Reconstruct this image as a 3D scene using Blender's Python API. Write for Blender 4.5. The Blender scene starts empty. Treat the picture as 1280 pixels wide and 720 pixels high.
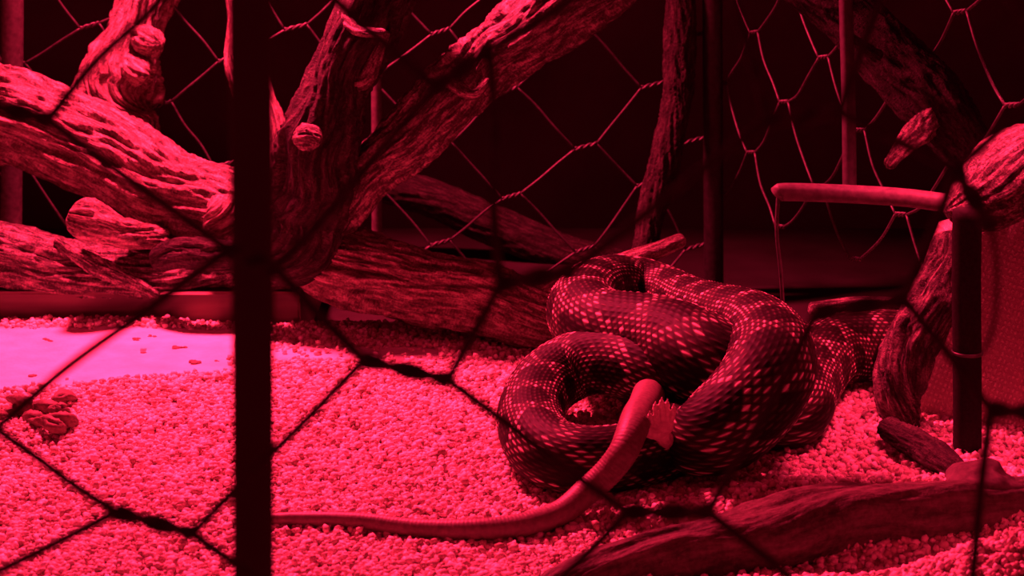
import bpy, math, random
import numpy as np
from mathutils import Vector

# ------------------------------------------------------------------ camera, world, light, exposure
S = bpy.context.scene
COL = S.collection
F = 2200.0                    # focal length in pixels of the 1280 px frame
PITCH = math.radians(14.0)
CAM = np.array([0.0, 0.0, 0.27])
FWD = np.array([0, math.cos(PITCH), -math.sin(PITCH)])
UPV = np.array([0, math.sin(PITCH), math.cos(PITCH)])
RGT = np.array([1.0, 0, 0])

cd = bpy.data.cameras.new('camera')
cam = bpy.data.objects.new('camera', cd)
COL.objects.link(cam)
cam.location = CAM
cam.rotation_euler = (math.radians(90) - PITCH, 0, 0)
cd.sensor_width = 36.0
cd.lens = F / 1280 * 36.0
cd.clip_start = 0.01
cd.dof.use_dof = True
cd.dof.focus_distance = 0.84
cd.dof.aperture_fstop = 24.0
S.camera = cam

w = bpy.data.worlds.new('world'); S.world = w
w.use_nodes = True
w.node_tree.nodes['Background'].inputs[0].default_value = (1.0, 0.012, 0.06, 1)
w.node_tree.nodes['Background'].inputs[1].default_value = 0.19

RED = (1.0, 0.021, 0.085)
def spot(name, loc, target, power, radius, angle, blend, color=RED):
    ld = bpy.data.lights.new(name, 'SPOT')
    ld.energy = power; ld.color = color; ld.shadow_soft_size = radius
    ld.spot_size = math.radians(angle); ld.spot_blend = blend
    o = bpy.data.objects.new(name, ld); COL.objects.link(o)
    o.location = loc
    d = Vector(target) - Vector(loc)
    o.rotation_euler = d.to_track_quat('-Z', 'Y').to_euler()
    return o
spot('heat_lamp_light', (-0.23, 1.10, 0.50), (-0.10, 0.90, 0.0), 100.0, 0.034, 104, 1.0)
spot('right_fill_light', (0.21, 0.78, 0.24), (0.195, 0.80, 0.0), 5.5, 0.030, 58, 0.7)  # added fill spot, brightens the mound and slab at the right
spot('front_left_fill_light', (-0.55, 0.55, 0.80), (0.10, 0.80, 0.0), 2.0, 0.10, 60, 0.6)  # added weak fill from the front left, no visible source

S.view_settings.view_transform = 'Standard'
S.view_settings.look = 'None'
S.view_settings.gamma = 1.0
S.view_settings.use_curve_mapping = False
S.view_settings.exposure = 0.0

# ------------------------------------------------------------------ geometry helpers
def ray(px, py):
    return FWD + RGT * ((px - 640) / F) + UPV * ((360 - py) / F)
def PY(px, py, y):
    d = ray(px, py); return CAM + d * (y / d[1])
def PZ(px, py, z):
    d = ray(px, py); return CAM + d * ((z - CAM[2]) / d[2])
def PD(px, py, dep):
    return CAM + ray(px, py) * dep

def hsh(i, j, k, seed):
    n = (i * 374761393 + j * 668265263 + k * 2147483647 + seed * 1274126177).astype(np.int64)
    n = (n ^ (n >> 13)) * 1274126177
    n = n & 0xffffffff
    n = n ^ (n >> 16)
    return (n & 0xffff) / 65535.0
def vnoise(p, seed=0):
    """value noise, p (n,3) -> 0..1"""
    f = np.floor(p); t = p - f; f = f.astype(np.int64)
    t = t * t * (3 - 2 * t)
    r = 0
    for a in (0, 1):
        for b in (0, 1):
            for c in (0, 1):
                wgt = (t[:, 0] if a else 1 - t[:, 0]) * (t[:, 1] if b else 1 - t[:, 1]) * (t[:, 2] if c else 1 - t[:, 2])
                r = r + wgt * hsh(f[:, 0] + a, f[:, 1] + b, f[:, 2] + c, seed)
    return r
def fbm(p, oct=3, seed=0):
    a = 0.5; r = 0; tot = 0
    for i in range(oct):
        r = r + a * vnoise(p * (2 ** i), seed + i * 17); tot += a; a *= 0.5
    return r / tot

def catmull(P, per=None, ds=None):
    P = np.asarray(P, float)
    P = np.vstack([2 * P[0] - P[1], P, 2 * P[-1] - P[-2]])
    out = []
    for i in range(1, len(P) - 2):
        p0, p1, p2, p3 = P[i - 1], P[i], P[i + 1], P[i + 2]
        for t in np.linspace(0, 1, 24, endpoint=False):
            out.append(0.5 * ((2 * p1) + (-p0 + p2) * t + (2 * p0 - 5 * p1 + 4 * p2 - p3) * t * t + (-p0 + 3 * p1 - 3 * p2 + p3) * t ** 3))
    out.append(P[-2])
    out = np.array(out)
    L = np.concatenate([[0], np.cumsum(np.linalg.norm(np.diff(out[:, :3], axis=0), axis=1))])
    n = per if per else max(4, int(L[-1] / ds))
    s = np.linspace(0, L[-1], n + 1)
    return np.stack([np.interp(s, L, out[:, k]) for k in range(out.shape[1])], 1), s

def frames(C, ref):
    T = np.gradient(C, axis=0); T /= np.linalg.norm(T, axis=1)[:, None] + 1e-12
    N = ref - (T @ ref)[:, None] * T if ref.ndim == 1 else ref - (T * ref).sum(1)[:, None] * T
    N /= np.linalg.norm(N, axis=1)[:, None] + 1e-9
    B = np.cross(T, N)
    return T, N, B

def new_mesh(name, V, Fc, mat, parent=None, smooth=True, attrs=None, colors=None):
    """Fc: (n,k) int array or a list of such arrays"""
    me = bpy.data.meshes.new(name)
    if not isinstance(Fc, list): Fc = [Fc]
    Fc = [np.asarray(f, np.int32) for f in Fc if len(f)]
    V = np.asarray(V, np.float32)
    me.vertices.add(len(V)); me.vertices.foreach_set('co', V.ravel())
    loops = np.concatenate([f.ravel() for f in Fc])
    tot = np.concatenate([np.full(len(f), f.shape[1], np.int32) for f in Fc])
    start = np.concatenate([[0], np.cumsum(tot)[:-1]]).astype(np.int32)
    me.loops.add(len(loops)); me.loops.foreach_set('vertex_index', loops)
    me.polygons.add(len(tot)); me.polygons.foreach_set('loop_start', start)
    me.polygons.foreach_set('loop_total', tot)
    me.update(calc_edges=True); me.validate()
    if smooth: me.polygons.foreach_set('use_smooth', np.ones(len(me.polygons), bool))
    for k, a in (attrs or {}).items():
        if a.ndim == 2:
            at = me.attributes.new(k, 'FLOAT_VECTOR', 'POINT'); at.data.foreach_set('vector', a.astype(np.float32).ravel())
        else:
            at = me.attributes.new(k, 'FLOAT', 'POINT'); at.data.foreach_set('value', a.astype(np.float32))
    me.materials.append(mat)
    o = bpy.data.objects.new(name, me); COL.objects.link(o)
    if parent is not None: o.parent = parent
    return o

def tube_arrays(C, R, n, ref=np.array([0.13, -0.31, 0.94]), disp=None, s=None):
    """sweep; returns V, [quads, tris], S, TH. ends closed by a point"""
    m = len(C)
    T, N, B = frames(C, ref)
    th = np.linspace(0, 2 * np.pi, n, endpoint=False)
    R = np.asarray(R)
    d = np.cos(th)[None, :, None] * N[:, None, :] + np.sin(th)[None, :, None] * B[:, None, :]
    rr = np.repeat(R[:, None], n, 1)
    if disp is not None: rr = rr + disp(np.repeat(s[:, None], n, 1), np.repeat(th[None, :], m, 0), C[:, None, :] + d * R[:, None, None], rr)
    V = (C[:, None, :] + d * rr[:, :, None]).reshape(-1, 3)
    i = np.arange(m - 1)[:, None] * n; j = np.arange(n)[None, :]; j2 = (j + 1) % n
    Q = np.stack([i + j, i + j2, i + n + j2, i + n + j], -1).reshape(-1, 4)
    c0 = len(V); V = np.vstack([V, C[0] - T[0] * R[0] * .2, C[-1] + T[-1] * R[-1] * .2])
    jj = np.arange(n); k = (jj + 1) % n
    t1 = np.stack([k, jj, np.full(n, c0)], 1); e = (m - 1) * n
    t2 = np.stack([e + jj, e + k, np.full(n, c0 + 1)], 1)
    return V, [Q, np.vstack([t1, t2])]

class MB:
    """collects several shells into one mesh"""
    def __init__(s): s.V = []; s.Q = []; s.T = []; s.n = 0; s.A = []
    def add(s, V, F_, A=None):
        for f in F_:
            f = np.asarray(f)
            if len(f) == 0: continue
            (s.Q if f.shape[1] == 4 else s.T).append(f + s.n)
        s.V.append(V); s.n += len(V)
        if A is not None: s.A.append(A)
    def tube(s, pts, r, n=8, ds=0.002, per=None, r1=None):
        C, t = catmull(pts, per=per, ds=ds)
        R = np.linspace(r, r if r1 is None else r1, len(C))
        V, F_ = tube_arrays(C, R, n); s.add(V, F_)
    def box(s, lo, hi, bev=0.0):
        lo = np.array(lo, float); hi = np.array(hi, float)
        b = max(bev, 1e-6)
        # bevelled box: 24 verts
        vs = []; idx = {}
        for sx in (0, 1):
            for sy in (0, 1):
                for sz in (0, 1):
                    c = np.where([sx, sy, sz], hi, lo); sg = np.where([sx, sy, sz], -1, 1)
                    for ax in range(3):
                        p = c.copy()
                        for k in range(3):
                            if k != ax: p[k] += sg[k] * b
                        idx[(sx, sy, sz, ax)] = len(vs); vs.append(p)
        q = []; t = []
        for ax in range(3):
            o1, o2 = [k for k in range(3) if k != ax]
            for v in (0, 1):
                loop = []
                for (a, c) in ((0, 0), (1, 0), (1, 1), (0, 1)):
                    k = [0, 0, 0]; k[ax] = v; k[o1] = a; k[o2] = c
                    loop.append(idx[(*k, ax)])
                q.append(loop)
            for a in (0, 1):
                for c in (0, 1):
                    k0 = [0, 0, 0]; k0[o1] = a; k0[o2] = c; k1 = list(k0); k1[ax] = 1
                    q.append([idx[(*k0, o1)], idx[(*k0, o2)], idx[(*k1, o2)], idx[(*k1, o1)]])
        for sx in (0, 1):
            for sy in (0, 1):
                for sz in (0, 1): t.append([idx[(sx, sy, sz, 0)], idx[(sx, sy, sz, 1)], idx[(sx, sy, sz, 2)]])
        s.add(np.array(vs), [np.array(q), np.array(t)])
    def ball(s, c, r, seed=0, amp=0.0, sc=1.0, n=16, squash=(1, 1, 1)):
        u = np.linspace(0, np.pi, n + 1)[1:-1]; v = np.linspace(0, 2 * np.pi, 2 * n, endpoint=False)
        d = np.stack([np.sin(u)[:, None] * np.cos(v), np.sin(u)[:, None] * np.sin(v), np.cos(u)[:, None] + 0 * v], -1).reshape(-1, 3)
        d = np.vstack([d, [[0, 0, 1], [0, 0, -1]]])
        rad = r * (1 + amp * (fbm(d * sc + seed * 7.3 + 50, 3, seed) - .5) * 2)
        V = c + d * rad[:, None] * np.array(squash)
        m = 2 * n; j = np.arange(m); k = (j + 1) % m
        Q = np.concatenate([np.stack([i * m + j, (i + 1) * m + j, (i + 1) * m + k, i * m + k], 1) for i in range(n - 2)])
        top = (n - 1) * m; e = (n - 2) * m
        T = np.vstack([np.stack([j, k, np.full(m, top)], 1), np.stack([e + k, e + j, np.full(m, top + 1)], 1)])
        s.add(V, [Q, T])
    def build(s, name, mat, parent=None, smooth=True, attrs=None):
        fs = []
        if s.Q: fs.append(np.concatenate(s.Q))
        if s.T: fs.append(np.concatenate(s.T))
        return new_mesh(name, np.concatenate(s.V), fs, mat, parent, smooth, attrs)

def tag(o, label=None, cat=None, group=None, kind=None):
    if label: o['label'] = label
    if cat: o['category'] = cat
    if group: o['group'] = group
    if kind: o['kind'] = kind
    return o
def empty(name, loc, label, cat, group=None):
    o = bpy.data.objects.new(name, None); COL.objects.link(o)
    o.location = tuple(loc); o.empty_display_size = 0.01
    return tag(o, label, cat, group)
def adopt(root, *kids):
    for k in kids:
        k.parent = root
        k.matrix_parent_inverse = root.matrix_world.inverted() if False else __import__('mathutils').Matrix.Translation(-root.location)

# ------------------------------------------------------------------ materials
def mat(name):
    m = bpy.data.materials.new(name); m.use_nodes = True
    nt = m.node_tree; b = nt.nodes['Principled BSDF']
    return m, nt, b
def N(nt, t, **kw):
    n = nt.nodes.new(t)
    for k, v in kw.items():
        if k.startswith('i_'): n.inputs[k[2:].replace('_', ' ')].default_value = v
        else: setattr(n, k, v)
    return n
def ramp(nt, fac, stops):
    r = nt.nodes.new('ShaderNodeValToRGB')
    e = r.color_ramp.elements
    while len(e) < len(stops): e.new(0.5)
    for i, (p, c) in enumerate(stops):
        e[i].position = p; e[i].color = (*c, 1) if len(c) == 3 else c
    nt.links.new(fac, r.inputs[0]); return r
def bump(nt, b, h, strength, dist, prev=None):
    n = nt.nodes.new('ShaderNodeBump'); n.inputs['Strength'].default_value = strength
    n.inputs['Distance'].default_value = dist
    nt.links.new(h, n.inputs['Height'])
    if prev is not None: nt.links.new(prev.outputs[0], n.inputs['Normal'])
    nt.links.new(n.outputs[0], b.inputs['Normal']); return n

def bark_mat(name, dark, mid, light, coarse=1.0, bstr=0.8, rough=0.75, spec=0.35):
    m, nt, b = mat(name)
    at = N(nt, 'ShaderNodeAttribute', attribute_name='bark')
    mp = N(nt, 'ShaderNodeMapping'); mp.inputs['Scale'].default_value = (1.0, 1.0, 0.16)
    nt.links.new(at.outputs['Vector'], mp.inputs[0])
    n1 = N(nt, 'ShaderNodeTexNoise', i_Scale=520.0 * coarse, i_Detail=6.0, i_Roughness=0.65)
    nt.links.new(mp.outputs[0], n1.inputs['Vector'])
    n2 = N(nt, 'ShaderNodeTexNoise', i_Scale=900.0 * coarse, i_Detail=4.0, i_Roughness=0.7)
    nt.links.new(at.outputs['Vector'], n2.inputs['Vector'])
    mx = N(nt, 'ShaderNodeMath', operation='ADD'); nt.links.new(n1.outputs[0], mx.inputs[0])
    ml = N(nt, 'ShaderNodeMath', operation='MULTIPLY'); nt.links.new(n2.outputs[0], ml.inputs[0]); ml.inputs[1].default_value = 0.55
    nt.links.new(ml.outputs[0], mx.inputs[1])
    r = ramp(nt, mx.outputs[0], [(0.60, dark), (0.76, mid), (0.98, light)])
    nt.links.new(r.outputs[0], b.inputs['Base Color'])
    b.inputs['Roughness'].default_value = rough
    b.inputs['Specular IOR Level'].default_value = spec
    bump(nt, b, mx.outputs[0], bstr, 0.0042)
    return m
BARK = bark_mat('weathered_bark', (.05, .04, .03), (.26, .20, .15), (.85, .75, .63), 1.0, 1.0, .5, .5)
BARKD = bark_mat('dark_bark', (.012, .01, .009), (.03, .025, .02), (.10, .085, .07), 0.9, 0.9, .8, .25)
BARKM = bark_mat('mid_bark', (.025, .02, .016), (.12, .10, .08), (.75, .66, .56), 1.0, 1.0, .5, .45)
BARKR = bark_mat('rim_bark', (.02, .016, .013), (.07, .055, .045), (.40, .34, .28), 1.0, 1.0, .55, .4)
BARKH = bark_mat('blackish_bark', (.008, .007, .006), (.022, .018, .015), (.06, .05, .045), .9, .9, .85, .15)  # nearly black bark tone for the hanging branch
FRONTWOOD = bark_mat('shade_dark_wood', (.04, .033, .028), (.09, .075, .06), (.17, .14, .12), 0.35, 0.35, .7, .2)  # wood toned dark in place of the coils' shadow, which falls short
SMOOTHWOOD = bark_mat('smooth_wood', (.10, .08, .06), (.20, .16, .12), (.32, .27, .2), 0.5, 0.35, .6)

m_, nt, b = mat('painted_black_metal'); BLACKM = m_
b.inputs['Base Color'].default_value = (.07, .06, .06, 1); b.inputs['Roughness'].default_value = .8
b.inputs['Specular IOR Level'].default_value = .05
def metal(name, c, rough=.5, met=.6, nscale=300, spec=.5):
    m, nt, b = mat(name)
    tc = N(nt, 'ShaderNodeTexCoord'); n1 = N(nt, 'ShaderNodeTexNoise', i_Scale=float(nscale), i_Detail=5.0)
    nt.links.new(tc.outputs['Object'], n1.inputs['Vector'])
    r = ramp(nt, n1.outputs[0], [(.3, tuple(x * .5 for x in c)), (.7, c)])
    nt.links.new(r.outputs[0], b.inputs['Base Color'])
    b.inputs['Metallic'].default_value = met; b.inputs['Roughness'].default_value = rough
    b.inputs['Specular IOR Level'].default_value = spec
    bump(nt, b, n1.outputs[0], .3, .0006)
    return m
WIREF = metal('dull_wire', (.07, .06, .06), .8, .0, 300, .1)
WIRER = metal('galvanised_wire', (.12, .11, .11), .5, .35)
WIRES = metal('side_wire', (.11, .10, .10), .5, .4)
RODM = metal('grey_rod', (.16, .14, .14), .55, .2)
BARM = metal('rusty_bar', (.17, .14, .135), .6, .1)

m_, nt, b = mat('pale_floor'); FLOORM = m_
tc = N(nt, 'ShaderNodeTexCoord')
n1 = N(nt, 'ShaderNodeTexNoise', i_Scale=60.0, i_Detail=4.0); nt.links.new(tc.outputs['Object'], n1.inputs['Vector'])
n2 = N(nt, 'ShaderNodeTexVoronoi', i_Scale=420.0); nt.links.new(tc.outputs['Object'], n2.inputs['Vector'])
at = N(nt, 'ShaderNodeAttribute', attribute_name='bare')
r1 = ramp(nt, n1.outputs[0], [(.3, (.72, .66, .66)), (.7, (.9, .85, .88))])
r2 = ramp(nt, n2.outputs['Color'], [(.1, (.20, .15, .11)), (.9, (.50, .42, .34))])
mx = N(nt, 'ShaderNodeMix', data_type='RGBA')
nt.links.new(at.outputs['Fac'], mx.inputs[0]); nt.links.new(r2.outputs[0], mx.inputs[6]); nt.links.new(r1.outputs[0], mx.inputs[7])
nt.links.new(mx.outputs[2], b.inputs['Base Color']); b.inputs['Roughness'].default_value = .8
bump(nt, b, n2.outputs['Distance'], .4, .001)

m_, nt, b = mat('granules'); GRANM = m_
gi = N(nt, 'ShaderNodeNewGeometry')
r = ramp(nt, gi.outputs['Random Per Island'], [(0, (.34, .26, .20)), (.35, (.60, .50, .42)), (.75, (.86, .78, .72)), (1, (.95, .9, .9))])
nt.links.new(r.outputs[0], b.inputs['Base Color']); b.inputs['Roughness'].default_value = .55
tc = N(nt, 'ShaderNodeTexCoord'); n1 = N(nt, 'ShaderNodeTexNoise', i_Scale=900.0); nt.links.new(tc.outputs['Object'], n1.inputs['Vector'])
bump(nt, b, n1.outputs[0], .4, .0005)

m_, nt, b = mat('dark_wall'); WALLM = m_
tc = N(nt, 'ShaderNodeTexCoord'); n1 = N(nt, 'ShaderNodeTexNoise', i_Scale=9.0, i_Detail=4.0); nt.links.new(tc.outputs['Object'], n1.inputs['Vector'])
r = ramp(nt, n1.outputs[0], [(.3, (.075, .06, .06)), (.7, (.12, .10, .10))]); nt.links.new(r.outputs[0], b.inputs['Base Color'])
b.inputs['Roughness'].default_value = .9; b.inputs['Specular IOR Level'].default_value = .05

m_, nt, b = mat('board'); BOARDM = m_
tc = N(nt, 'ShaderNodeTexCoord'); mp = N(nt, 'ShaderNodeMapping'); mp.inputs['Scale'].default_value = (6, 60, 60)
nt.links.new(tc.outputs['Object'], mp.inputs[0])
n1 = N(nt, 'ShaderNodeTexNoise', i_Scale=3.0, i_Detail=4.0); nt.links.new(mp.outputs[0], n1.inputs['Vector'])
r = ramp(nt, n1.outputs[0], [(.3, (.30, .24, .2)), (.7, (.42, .34, .28))]); nt.links.new(r.outputs[0], b.inputs['Base Color'])
b.inputs['Roughness'].default_value = .7

m_, nt, b = mat('snake_skin'); SNAKEM = m_
at = N(nt, 'ShaderNodeAttribute', attribute_name='tone')
r = ramp(nt, at.outputs['Fac'], [(0, (.006, .005, .004)), (.3, (.045, .036, .028)), (.55, (.16, .13, .10)), (1, (.85, .77, .68))])
nt.links.new(r.outputs[0], b.inputs['Base Color'])
b.inputs['Roughness'].default_value = .6; b.inputs['Specular IOR Level'].default_value = .10

def plain(name, c, rough=.6, spec=.4, sss=0.0, nscale=700, nb=.2, var=.25):
    m, nt, b = mat(name)
    tc = N(nt, 'ShaderNodeTexCoord'); n1 = N(nt, 'ShaderNodeTexNoise', i_Scale=float(nscale), i_Detail=4.0)
    nt.links.new(tc.outputs['Object'], n1.inputs['Vector'])
    r = ramp(nt, n1.outputs[0], [(.3, tuple(x * (1 - var) for x in c)), (.7, tuple(min(1, x * (1 + var)) for x in c))])
    nt.links.new(r.outputs[0], b.inputs['Base Color'])
    b.inputs['Roughness'].default_value = rough; b.inputs['Specular IOR Level'].default_value = spec
    if sss: b.inputs['Subsurface Weight'].default_value = sss; b.inputs['Subsurface Radius'].default_value = (.004, .001, .001)
    bump(nt, b, n1.outputs[0], nb, .0006)
    return m
EYEM = plain('glossy_eye', (.01, .01, .01), .1, .6)
LITTERM = plain('dried_husk', (.16, .12, .09), .7)

# rat skin: pink tail/foot, dark fur body by attribute
m_, nt, b = mat('rat_skin'); RATM = m_
tc = N(nt, 'ShaderNodeTexCoord')
at = N(nt, 'ShaderNodeSeparateXYZ'); nt.links.new(tc.outputs['Object'], at.inputs[0])
n1 = N(nt, 'ShaderNodeTexNoise', i_Scale=600.0, i_Detail=4.0); nt.links.new(tc.outputs['Object'], n1.inputs['Vector'])
r = ramp(nt, n1.outputs[0], [(.3, (.60, .48, .43)), (.7, (.80, .68, .62))]); nt.links.new(r.outputs[0], b.inputs['Base Color'])
b.inputs['Roughness'].default_value = .5; bump(nt, b, n1.outputs[0], .25, .0005)
FURM = plain('dark_rat_fur', (.05, .04, .035), .9, .2, 0, 900, .8)

# woven / dotted face
m_, nt, b = mat('pitted_cut_face'); WOVENM = m_
tc = N(nt, 'ShaderNodeTexCoord'); mp = N(nt, 'ShaderNodeMapping')
mp.inputs['Scale'].default_value = (1, 1, 1); mp.inputs['Rotation'].default_value = (0, math.radians(-18), 0)
nt.links.new(tc.outputs['Object'], mp.inputs[0])
w1 = N(nt, 'ShaderNodeTexWave', bands_direction='X', i_Scale=150.0, i_Distortion=3.5, i_Detail=2.0)
w2 = N(nt, 'ShaderNodeTexWave', bands_direction='Z', i_Scale=105.0, i_Distortion=4.0, i_Detail=2.0)
w1.inputs['Detail Scale'].default_value = 8; w2.inputs['Detail Scale'].default_value = 8
for w_ in (w1, w2): nt.links.new(mp.outputs[0], w_.inputs['Vector'])
mm = N(nt, 'ShaderNodeMath', operation='MULTIPLY'); nt.links.new(w1.outputs['Fac'], mm.inputs[0]); nt.links.new(w2.outputs['Fac'], mm.inputs[1])
r = ramp(nt, mm.outputs[0], [(0.0, (.46, .37, .31)), (.45, (.60, .50, .42)), (.9, (.85, .76, .68))])
nt.links.new(r.outputs[0], b.inputs['Base Color']); b.inputs['Roughness'].default_value = .8
bump(nt, b, mm.outputs[0], .7, .0012)

# ------------------------------------------------------------------ structure: ground, walls
def hill(x, y, cx, cy, sx, sy, a, rot=0.0):
    dx, dy = x - cx, y - cy
    c, s_ = math.cos(rot), math.sin(rot)
    u = (dx * c + dy * s_) / sx; v = (-dx * s_ + dy * c) / sy
    return a * np.exp(-(u * u + v * v))
def ground(x, y):
    x = np.asarray(x, float); y = np.asarray(y, float)
    p = np.stack([x * 14 + 20, y * 14 + 20, 0 * x], -1).reshape(-1, 3)
    h = ((fbm(p, 3, 5) - .5) * 0.010).reshape(x.shape)
    h = h + hill(x, y, 0.170, 0.790, .035, .035, .008)
    h = h + hill(x, y, 0.150, 0.700, .10, .016, .010, 0.05)      # ridge in front of the coils
    h = h - hill(x, y, 0.165, 0.655, .09, .020, .012, 0.15)      # hollow
    h = h + hill(x, y, 0.225, 0.622, .055, .026, .026)
    h = h + hill(x, y, -0.18, 0.80, .12, .018, .004, 0.2)
    h = h + hill(x, y, -0.16, 1.03, .4, .02, .003)
    hole = np.exp(-(((x - .03) / .10) ** 2 + ((y - .80) / .09) ** 2))
    h = h * (1 - .8 * hole)
    h = h * (1 - bare(x, y)) + .0002
    return h
def bare(x, y):
    """1 where the granules are swept away and the pale floor shows (left, under the lamp)"""
    # rows back to front at the left
    yb = 0.988; t = (x + 0.25) / 0.105
    yf = 0.856 + 0.046 * np.clip(t, -.3, 1.3)
    p = np.stack([x * 60 + 9, y * 60 + 9, 0 * x], -1).reshape(-1, 3)
    n = (fbm(p, 3, 3).reshape(np.shape(x)) - .5) * .022
    a = np.clip((y - yf + n) / .004, 0, 1) * np.clip((yb - y + n * .5) / .004, 0, 1) * np.clip((-0.145 - x + n) / .006, 0, 1)
    # narrow bare tongue right of the post
    yy = 0.935 + 0.0 * x
    b2 = np.clip((.016 - np.abs(y - (.932 - .05 * (x + .09)) + n)) / .004, 0, 1) * np.clip((-.035 - x + n) / .006, 0, 1) * np.clip((x + .145 + n) / .006, 0, 1)
    return np.maximum(a, b2 * .9)

gx = np.linspace(-.75, .75, 500); gy = np.linspace(.15, 1.004, 360)
X, Y = np.meshgrid(gx, gy, indexing='ij')
Z = ground(X, Y)
V = np.stack([X, Y, Z], -1).reshape(-1, 3)
i = np.arange(499)[:, None] * 360; j = np.arange(359)[None, :]
Q = np.stack([i + j, i + 360 + j, i + 361 + j, i + j + 1], -1).reshape(-1, 4)
fl = new_mesh('floor', V, Q, FLOORM, attrs={'bare': bare(X, Y).ravel()}); tag(fl, kind='structure')

mb = MB(); mb.box((-3, 1.005, -.06), (3, 1.3595, -.02), .002)
o = mb.build('floor_behind', plain('dark_floor', (.035, .029, .029), .95, .02, 0, 20, .2), smooth=False); o.name = 'floor_back'; tag(o, kind='structure')
mb = MB(); mb.box((-3, 1.36, -.06), (3, 1.44, 1.0), .002)
o = mb.build('wall_back', WALLM, smooth=False); tag(o, kind='structure')
mb = MB()
mb.box((-.75, 1.0045, -.02), (-.125, 1.15, .017), .0015)
o = mb.build('baseboard_back', BOARDM, smooth=False); tag(o, kind='structure')

# ------------------------------------------------------------------ granules (stuff)
rng = np.random.default_rng(4)
phi = (1 + 5 ** .5) / 2
ico = np.array([(-1, phi, 0), (1, phi, 0), (-1, -phi, 0), (1, -phi, 0), (0, -1, phi), (0, 1, phi), (0, -1, -phi), (0, 1, -phi), (phi, 0, -1), (phi, 0, 1), (-phi, 0, -1), (-phi, 0, 1)], float)
ico /= np.linalg.norm(ico[0])
icof = np.array([(0, 11, 5), (0, 5, 1), (0, 1, 7), (0, 7, 10), (0, 10, 11), (1, 5, 9), (5, 11, 4), (11, 10, 2), (10, 7, 6), (7, 1, 8), (3, 9, 4), (3, 4, 2), (3, 2, 6), (3, 6, 8), (3, 8, 9), (4, 9, 5), (2, 4, 11), (6, 2, 10), (8, 6, 7), (9, 8, 1)])
def granules(n, seed):
    rng = np.random.default_rng(seed)
    y = rng.uniform(.56, 1.002, n); x = rng.uniform(-1, 1, n) * (.035 + y * .305)
    keep = rng.random(n) > bare(x, y) * 0.9995
    x, y = x[keep], y[keep]; n = len(x)
    rad = rng.uniform(.0009, .0021, n)
    z = ground(x, y) + rng.uniform(-.4, .9, n) * rad
    big = rng.random(n) < .04; z = z + big * rad * .8
    a = rng.normal(size=(n, 4)); a /= np.linalg.norm(a, axis=1)[:, None]
    w_, p, q, r_ = a.T
    Rm = np.stack([1 - 2 * (q * q + r_ * r_), 2 * (p * q - r_ * w_), 2 * (p * r_ + q * w_), 2 * (p * q + r_ * w_), 1 - 2 * (p * p + r_ * r_), 2 * (q * r_ - p * w_), 2 * (p * r_ - q * w_), 2 * (q * r_ + p * w_), 1 - 2 * (p * p + q * q)], -1).reshape(n, 3, 3)
    sc = rng.uniform(.55, 1.25, (n, 1, 3)) * rad[:, None, None]
    base = ico[None] * (1 + rng.uniform(-.22, .22, (n, 12, 1))) * sc
    V = np.einsum('nij,nkj->nki', Rm, base) + np.stack([x, y, z], -1)[:, None, :]
    Fc = (icof[None] + (np.arange(n) * 12)[:, None, None]).reshape(-1, 3)
    return V.reshape(-1, 3), Fc
V, Fc = granules(80000, 8)
o = new_mesh('substrate_granules', V, Fc, GRANM)
tag(o, 'loose pale granular bedding covering the enclosure floor', 'bedding', kind='stuff')

# ------------------------------------------------------------------ branches
def limb(name, pts, mat_, seed=0, groove=.10, lump=.18, twist=2.0, n=110, ds=.0011, parent=None, knobs=(), rough=0.05):
    """pts: (xyz, radius); knobs: (s_fraction, angle, size, height)"""
    A = np.array([[*p, r] for p, r in pts])
    C4, s = catmull(A, ds=ds)
    C, R = C4[:, :3], np.maximum(C4[:, 3], .0006)
    L = s[-1]
    C = C + (np.stack([vnoise(np.stack([s * 22, s * 0 + k * 5 + seed, s * 0], 1), seed + k) for k in range(3)], 1) - .5) * R[:, None] * .45
    # rounded ends
    e = np.minimum(s, L - s) / (R.mean() * .6); R = R * np.sqrt(np.clip(1 - (1 - np.clip(e, 0, 1)) ** 2, .02, 1))
    rm = R.mean()
    def disp(ss, th, P, rr):
        thh = th + ss * twist / (rm * 14)
        q = np.stack([np.cos(thh) * 1.6, np.sin(thh) * 1.6, ss / rm * .35], -1).reshape(-1, 3) + seed * 3.1 + 40
        big = (fbm(q * .8, 2, seed) - .5) * 2
        q2 = np.stack([np.cos(thh) * 4.2, np.sin(thh) * 4.2, ss / rm * .45], -1).reshape(-1, 3) + seed + 60
        f = fbm(q2, 3, seed + 3); ridge = 1 - np.abs(f - .5) * 5
        q3 = np.stack([np.cos(thh) * 9, np.sin(thh) * 9, ss / rm * 1.6], -1).reshape(-1, 3) + seed + 90
        fine = (fbm(q3, 3, seed + 8) - .5) * 2
        d = (big * lump + np.clip(ridge, -1, 1) * groove + fine * rough).reshape(ss.shape) * rr
        for (fs, an, sz, ht) in knobs:
            da = np.angle(np.exp(1j * (th - an))) * rm
            d = d + ht * np.exp(-(((ss - fs * L) / sz) ** 2 + (da / sz) ** 2))
        return d
    V, F_ = tube_arrays(C, R, n, disp=disp, s=s)
    m = len(C)
    th = np.linspace(0, 2 * np.pi, n, endpoint=False)
    at = np.stack([np.cos(th)[None, :] * R[:, None], np.sin(th)[None, :] * R[:, None], np.repeat(s[:, None], n, 1)], -1).reshape(-1, 3)
    at = np.vstack([at, at[:1], at[-1:]]) + seed * .37
    return new_mesh(name, V, F_, mat_, parent, attrs={'bark': at})

def px(r, dep): return r * dep / F     # pixel size to metres

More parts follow.
